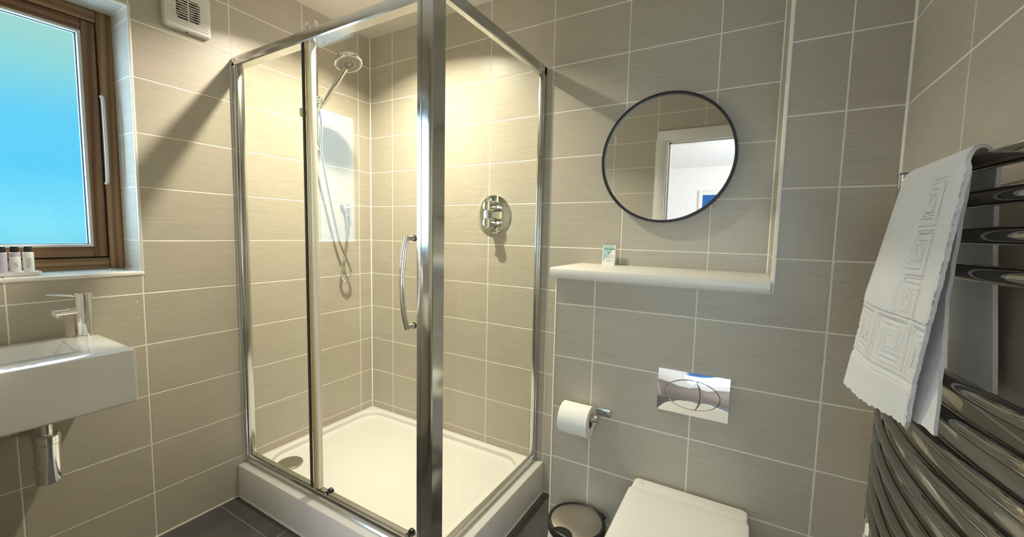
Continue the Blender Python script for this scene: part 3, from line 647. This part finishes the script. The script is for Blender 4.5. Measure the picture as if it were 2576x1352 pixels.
# ---------------------------------------------------------------- flush plate
fpx, fpz, fhx, fhz = 1.855, .7405, .1055, .0705
fp_ = thing('flush_plate', 'chrome dual flush plate with an oval split button', 'flush plate', (fpx, -D, fpz - fhz))
def dome(u, v): return .006 + .0085 * (1 - .25 * u * u) * (1 - v * v * 1.0)
def plate_pt(x, z, lift=0): return (x, -D - dome((x - fpx) / fhx, (z - fpz) / fhz) - lift, z)
bm = NB(); gx, gz = 24, 16; grid = [[bm.verts.new(plate_pt(fpx + fhx * (2 * i / gx - 1) , fpz + fhz * (2 * j / gz - 1))) for i in range(gx + 1)] for j in range(gz + 1)]
for j in range(gz):
    for i in range(gx): bm.faces.new((grid[j][i], grid[j][i + 1], grid[j + 1][i + 1], grid[j + 1][i]))
per = grid[0][:] + [grid[j][gx] for j in range(1, gz + 1)] + grid[gz][-2::-1] + [grid[j][0] for j in range(gz - 1, 0, -1)]
low = [bm.verts.new((v.co.x + (v.co.x - fpx) * .012, -D - .0002, v.co.z + (v.co.z - fpz) * .012)) for v in per]
for i in range(len(per)): j = (i + 1) % len(per); bm.faces.new((per[i], low[i], low[j], per[j]))
obj('plate', bm, M['chrome'], fp_)
ea, eb = .080, .0475
def in_left(x): return x
def button(sign):
    bm = NB(); pts = []; split = lambda z: fpx + .012 + .012 * (1 - (z / eb) ** 2)
    nn = 40; ring = []
    for k in range(nn):
        t = k / (nn - 1) * PI - PI / 2  # along the oval side
        ring.append((fpx + sign * ea * math.cos(t), fpz + eb * math.sin(t)))
    out = []
    for x, z in ring:
        s = split(z - fpz); out.append((x, z))
    zs_ = [eb * .985 * math.sin(PI / 2 - k / 20 * PI) for k in range(21)]
    side = []
    for x, z in ring:
        s = split(z - fpz); side.append((x if (x - s) * sign > 0 else s + sign * .0004, z))
    cut = [(split(z) + sign * .0004, fpz + z) for z in zs_]
    loop = side + cut; cxm = sum(p[0] for p in loop) / len(loop); czm = sum(p[1] for p in loop) / len(loop)
    def sc(f, l): return [plate_pt(cxm + (x - cxm) * f, czm + (z - czm) * f, l) for x, z in loop]
    loft(bm, [sc(1.0, -.003), sc(1.0, .0012), sc(.975, .0022), sc(.6, .0026), sc(.2, .0028)]); return bm
obj('button', button(-1), M['chrome'], fp_); obj('button', button(1), M['chrome'], fp_)
bm = NB(); n = 72; r1 = []; r0 = []
for k in range(n):
    a = 2 * PI * k / n; r0.append(plate_pt(fpx + (ea + .0002) * math.cos(a), fpz + (eb + .0002) * math.sin(a), .0004)); r1.append(plate_pt(fpx + (ea + .0018) * math.cos(a), fpz + (eb + .0018) * math.sin(a), .0004))
loft(bm, [r0, r1], False, False); zs_ = [eb * .98 * (2 * k / 20 - 1) for k in range(21)]
for z0, z1 in zip(zs_, zs_[1:]):
    s0_, s1_ = fpx + .012 + .012 * (1 - (z0 / eb) ** 2), fpx + .012 + .012 * (1 - (z1 / eb) ** 2)
    q = [bm.verts.new(plate_pt(a, fpz + z, .0029)) for a, z in ((s0_ - .0008, z0), (s0_ + .0008, z0), (s1_ + .0008, z1), (s1_ - .0008, z1))]; bm.faces.new(q)
obj('button_groove', bm, M['black'], fp_)

# ---------------------------------------------------------------- toilet
tw0, tw1 = 1.690, 2.033; tcx = (tw0 + tw1) / 2; thw = (tw1 - tw0) / 2
to = thing('toilet', 'white wall-hung toilet with its lid closed', 'toilet', (tcx, -.6, .10))
def dshape(hw, yb, yf, rb, n=10, m=26):
    """outline seen from above: square back with rounded corners, rounded front"""
    pts = []; rf = hw
    for k in range(m + 1):
        a = -PI * k / m; pts.append((tcx + hw * math.cos(a), yf + .175 + .175 * math.sin(a)))
    for k in range(n + 1):
        a = PI - PI / 2 * k / n; pts.append((tcx - hw + rb + rb * math.cos(a), yb - rb + rb * math.sin(a)))
    for k in range(n + 1):
        a = PI / 2 - PI / 2 * k / n; pts.append((tcx + hw - rb + rb * math.cos(a), yb - rb + rb * math.sin(a)))
    return pts
YFt = -.875
lid = lambda e, z: at_z(dshape(thw + .002 - e, -.394 - e, YFt + e, .018), z)
obj('lid', loft(NB(), [lid(.004, .4045), lid(0, .4075), lid(0, .4150), lid(.003, .4195), lid(.010, .4215), lid(.05, .4225)]), M['seat'], to)
seat = lambda e, z: at_z(dshape(thw - .002 - e, -.396 - e, YFt + .004 + e, .018), z)
obj('seat', loft(NB(), [seat(.002, .388), seat(0, .390), seat(0, .400), seat(.003, .4035)]), M['seat'], to)
pan = lambda hw, yf, z: at_z(dshape(hw, -D - .0005, yf, .012), z)
obj('pan', loft(NB(), [pan(.105, -.56, .105), pan(.125, -.62, .14), pan(.145, -.72, .24), pan(.158, -.82, .32), pan(.167, -.862, .365), pan(.168, -.868, .380), pan(.165, -.864, .3865)]), M['ceramic'], to)
hr = lambda e, z: at_z(rrect(tcx, -.3605, thw - .002 - e, .0325 - e, .014, 6), z)
hb_ = obj('hinge_cover', loft(NB(), [hr(.002, .3875), hr(0, .390), hr(0, .4085), hr(.003, .4130), hr(.009, .4150)]), M['seat'], to)
bm = text_bm('^', .016, basis((1.7235, -.356, .4151), (1, 0, 0), (0, 1, 0), (0, 0, 1)), .0001)
for k in range(6): box(bm, 1.716 + k * .0028, 1.718 + k * .0028, -.3625, -.361, .4150, .4152)
obj('maker_mark', bm, M['grey_ink'], hb_)

# ---------------------------------------------------------------- toilet roll and holder
rh = thing('toilet_roll_holder', 'chrome wall bar holder carrying the toilet roll', 'roll holder', (1.508, -D, .609))
obj('wall_strip', box(NB(), 1.423, 1.592, -D - .006, -D - .0003, .596, .624, .001), M['steel'], rh)
obj('screw', lathe(NB(), [(.004, 0), (.004, .001), (.002, .0015)], (1.574, -D - .006, .610), (0, -1, 0), 12), M['rust'], rh)
bm = NB(); box(bm, 1.424, 1.430, -.389, -D - .005, .597, .622, .001); tube(bm, [(1.428, -.381, .605), (1.546, -.381, .605)], .0085, 16); obj('arm', bm, M['steel'], rh)
obj('end_stop', lathe(NB(), [(.0150, 0), (.0158, .001), (.0158, .020), (.0148, .021)], (1.545, -.381, .605), (1, 0, 0), 26), M['steel'], rh)
rc = Vector((1.437, -.381, .5905)); rl = .106
ro = thing('toilet_roll', 'white toilet roll on the wall bar beside the flush plate', 'toilet roll', (1.49, -.381, .5905))
bm = NB(); torus_lathe(bm, [(.0215, 0), (.0535, 0), (.0545, .001), (.0545, rl - .001), (.0535, rl), (.0215, rl)], rc, (1, 0, 0), 56)
fl_ = [(rc.x + t, -.381 + .0553 * math.sin(a), .5905 + .0553 * math.cos(a)) for t in (0.001,) for a in (0,)]
A = [math.radians(a) for a in range(20, 190, 8)]
rA = [(.0552 if a < 2.9 else .0556) for a in A]
v0 = [[bm.verts.new((rc.x + t, -.381 + r * math.sin(a), .5905 + r * math.cos(a))) for a, r in zip(A, rA)] for t in (.001, rl - .001)]
tail = [[bm.verts.new((rc.x + t, -.381 + .003 + .0004 * k, .5905 - .0556 - .004 * k)) for k in range(1, 3)] for t in (.001, rl - .001)]
v0 = [a + b for a, b in zip(v0, tail)]
for i in range(len(v0[0]) - 1): bm.faces.new((v0[0][i], v0[0][i + 1], v0[1][i + 1], v0[1][i]))
obj('paper', bm, M['paper'], ro)
obj('core', torus_lathe(NB(), [(.0205, .0005), (.0214, .0005), (.0214, rl - .0005), (.0205, rl - .0005)], rc, (1, 0, 0), 32), M['card_tube'], ro)

# ---------------------------------------------------------------- pedal bin
bc_ = Vector((1.520, -.430, 0)); br = .101
pb = thing('pedal_bin', 'small round pedal bin with a black rimmed steel lid', 'bin', (1.52, -.43, 0))
obj('body', lathe(NB(), [(.086, 0), (.088, .004), (.088, .215), (.090, .222)], bc_, (0, 0, 1), 48), M['steel'], pb)
obj('base_ring', lathe(NB(), [(.089, .0005), (.091, .002), (.091, .014), (.088, .016)], bc_, (0, 0, 1), 48, False, False), M['black'], pb)
bm = NB(); nb = 60; rings = []
for h, r in ((.222, .089), (.205, .0935), (.185, .0965), (.165, .098)):
    rings.append([(bc_.x + (r + .003 * math.sin(7 * a + h * 90)) * math.cos(a), bc_.y + (r + .003 * math.sin(7 * a + h * 90)) * math.sin(a), h + .008 * math.sin(5 * a)) for a in [2 * PI * k / nb for k in range(nb)]])
loft(bm, rings, False, False); obj('bin_liner', bm, M['bag'], pb)
obj('lid_rim', torus_lathe(NB(), [(.086, .222), (.098, .222), (br, .227), (br, .243), (.098, .250), (.092, .252), (.089, .250), (.086, .246)], bc_, (0, 0, 1), 56), M['black'], pb)
obj('lid_plate', lathe(NB(), [(.0885, .244), (.0885, .2485), (.085, .2505), (.04, .2515)], bc_, (0, 0, 1), 56), M['bin_lid'], pb)
d = Vector((CAM.x - bc_.x, CAM.y - bc_.y, 0)).normalized(); d = Matrix.Rotation(-.52, 3, 'Z') @ d; sd_ = Vector((-d.y, d.x, 0)); c0 = bc_ + d * .092
lp = [c0 + sd_ * (.036 * math.cos(a)) - d * (.030 * math.sin(a)) for a in [PI * k / 14 for k in range(15)]]
obj('lid_thumb_rest', loft(NB(), [[p + Vector((0, 0, z)) for p in lp] for z in (.246, .2535)]), M['black'], pb)
d2 = -d; s2 = Vector((-d2.y, d2.x, 0)); ch_ = bc_ + Vector((.055, .085, 0)) * .98
bm = NB(); tube(bm, [ch_ - Vector((.024, -.010, -.242)), ch_ + Vector((.024, -.016, .242))], .009, 12); box(bm, ch_.x - .016, ch_.x + .016, ch_.y - .004, ch_.y + .010, .12, .244, .003); obj('hinge', bm, M['black'], pb)
pd = bc_ + Vector((.45, -.89, 0)) * .10
obj('pedal', loft(NB(), [at_z(rrect(pd.x, pd.y, .020, .020, .008, 5), z) for z in (.010, .016)]), M['black'], pb)

# ---------------------------------------------------------------- towel radiator
RY0, RY1, RZ0, RZ1, RXB = -.560, -1.125, .615, 1.388, 2.262
ra = thing('towel_radiator', 'chrome heated towel rail with bowed bars', 'towel radiator', (2.262, (RY0 + RY1) / 2, RZ0))
def railx(y):
    c, h = (RY0 + RY1) / 2, abs(RY0 - RY1) / 2; t = (y - c) / h; return RXB - .005 - .030 * (1 - t * t)
for y in (RY0, RY1):
    bm = NB(); pr_ = [(2.262 + .015 * math.cos(a) * (1 if math.cos(a) < 0 else .6), y + .0150 * math.sin(a)) for a in [2 * PI * k / 20 for k in range(20)]]
    loft(bm, [at_z([(2.262 + (x - 2.262) * .8, y + (yy - y) * .8) for x, yy in pr_], RZ0), at_z(pr_, RZ0 + .004), at_z(pr_, RZ1 - .004), at_z([(2.262 + (x - 2.262) * .8, y + (yy - y) * .8) for x, yy in pr_], RZ1)])
    obj('upright', bm, M['dark_chrome'], ra)
    for z in (.70, 1.30): obj('wall_bracket', lathe(NB(), [(.009, 0), (.009, .036), (.016, .037), (.016, .0405)], (2.266, y + (.0 if y == RY0 else 0), z), (1, 0, 0), 18), M['dark_chrome'], ra)
RZ = [1.347, 1.3005, 1.254, 1.2075] + [1.058 - .047 * k for k in range(9)]
for z in RZ:
    ys = [RY0 + .006 + (RY1 - RY0 - .012) * k / 40 for k in range(41)]
    obj('bar', tube(NB(), [(railx(y), y, z) for y in ys], [.006] + [.0112] * 39 + [.006], 18), M['dark_chrome'], ra)
bm = NB(); lathe(bm, [(.011, 0), (.014, .004), (.014, .03), (.010, .034)], (2.262, RY0, RZ0 - .034), (0, 0, 1), 18); tube(bm, spline([(2.262, RY0, RZ0 - .03), (2.262, RY0, RZ0 - .055), (2.28, RY0, RZ0 - .068), (2.3065, RY0, RZ0 - .068)], 6), .008, 12)
obj('valve', bm, M['chrome'], ra)

# ---------------------------------------------------------------- towel
KEY = ["######.", "#....#.", "#.##.#.", "#.#..#.", "#.####.", "#......", "#######"]
def keyval(a, b):
    """a, b in cells; groove depth 0..1 of the meander, smoothed"""
    s = 0.0
    for da in (-.28, .28):
        for db in (-.28, .28):
            i, j = int(math.floor(a + da)) % 7, int(math.floor(b + db))
            if 0 <= j < 7 and KEY[j][i] == '#': s += .25
    return s
def lerp3(st, t):
    for (t0, p0), (t1, p1) in zip(st, st[1:]):
        if t <= t1: k = (t - t0) / (t1 - t0); return Vector(p0).lerp(Vector(p1), k)
    return Vector(st[-1][1])
EL = [(0, (2.163, -.742, .972)), (.45, (2.176, -.760, 1.15)), (1, (2.205, -.786, 1.335))]
ER = [(0, (2.200, -.940, .978)), (.2, (2.197, -.965, 1.05)), (.55, (2.199, -1.008, 1.19)), (1, (2.206, -1.024, 1.335))]
IL = [(0, (2.188, -.772, .985)), (1, (2.212, -.80, 1.330))]
IR = [(0, (2.2160, -.982, .988)), (.5, (2.2150, -.972, 1.17)), (1, (2.2125, -1.010, 1.332))]
BL = [(0, (2.284, -.70, 1.03)), (1, (2.262, -.74, 1.335))]
BR = [(0, (2.286, -.916, 1.033)), (1, (2.270, -.905, 1.335))]
def front_pt(u, t):
    p = lerp3(EL, t).lerp(lerp3(ER, t), u)
    p.x += -.010 * math.sin(PI * u) * (1 - t) * .8 + .004 * math.sin(9 * u + 2.5 * t) * (1 - t) - .004 * math.sin(PI * u * 2 + .6) * (1 - t) ** 2
    if t < .02: p.z += .0011 * math.sin(u * 95) + .0009 * math.sin(u * 41)
    p.y += (.0007 * math.sin(t * 170) + .0008 * math.sin(t * 61 + 2 * u)) * (1 if u in (0, 1) else 0)
    return p
bm = NB(); nu, nv = 130, 210; rows_ = []
for j in range(nv + 1):
    t = j / nv; row = []
    for i in range(nu + 1):
        u = i / nu; p = front_pt(u, t); g = 0
        if .17 < t < .40: g = keyval(u * 17.0, (.40 - t) / .23 * 7)
        elif t >= .415 and .56 < u < .84: g = keyval((1 - t) * 33, (u - .56) / .28 * 7)
        if abs(t - .41) < .006 or abs(t - .16) < .006: g = .8
        if u < .012 or u > .985: g = .5
        p.x += .0040 * g
        row.append(p)
    rows_.append(row)
ac = 14; arc = []
for k in range(1, ac + 1):
    a = PI * k / ac; row = []
    for i in range(nu + 1):
        u = i / nu; f = front_pt(u, 1.0); b = lerp3(BL, 1).lerp(lerp3(BR, 1), u); q = (1 - math.cos(a)) / 2
        p = f.lerp(b, q); p.z += .030 * math.sin(a) ; row.append(p)
    arc.append(row)
back = []
for j in range(1, 40):
    t = 1 - j / 39; back.append([lerp3(BL, t).lerp(lerp3(BR, t), i / nu) + Vector((.0015 * math.sin(8 * i / nu + 4 * t), 0, 0)) for i in range(nu + 1)])
allr = [[bm.verts.new(p) for p in r] for r in rows_ + arc + back]
for a, b in zip(allr, allr[1:]):
    for i in range(nu): bm.faces.new((a[i], a[i + 1], b[i + 1], b[i]))
tw = thing('towel', 'white hand towel with a raised key pattern over the radiator', 'towel', (2.22, -.9, 1.347))
o = obj('outer_fold', bm, M['towel'], tw, 80); md = o.modifiers.new('thick', 'SOLIDIFY'); md.thickness = .0050; md.offset = 1.0
bm = NB(); R = []
for j in range(41):
    t = j / 40; R.append([bm.verts.new(lerp3(IL, t).lerp(lerp3(IR, t), i / 30) + Vector((.001 * math.sin(6 * i / 30 + 5 * t), .0012 * math.sin(t * 40) * (i == 30), .0015 * math.sin(i) * (j == 0)))) for i in range(31)])
for a, b in zip(R, R[1:]):
    for i in range(30): bm.faces.new((a[i], a[i + 1], b[i + 1], b[i]))
o = obj('inner_fold', bm, M['towel'], tw, 80); md = o.modifiers.new('thick', 'SOLIDIFY'); md.thickness = .0042; md.offset = 0

# ---------------------------------------------------------------- ceiling light over the shower
cl = thing('ceiling_light', 'round white downlight recessed in the ceiling above the shower', 'ceiling light', (LAMP.x, LAMP.y, H))
obj('bezel', torus_lathe(NB(), [(.030, .0005), (.042, .0005), (.042, -.003), (.038, -.006), (.031, -.005)], (LAMP.x, LAMP.y, H), (0, 0, 1), 40), M['gloss_paint'], cl)
obj('lens', lathe(NB(), [(.0295, -.0006), (.0295, -.003)], (LAMP.x, LAMP.y, H), (0, 0, 1), 32), M['lamp_lens'], cl)
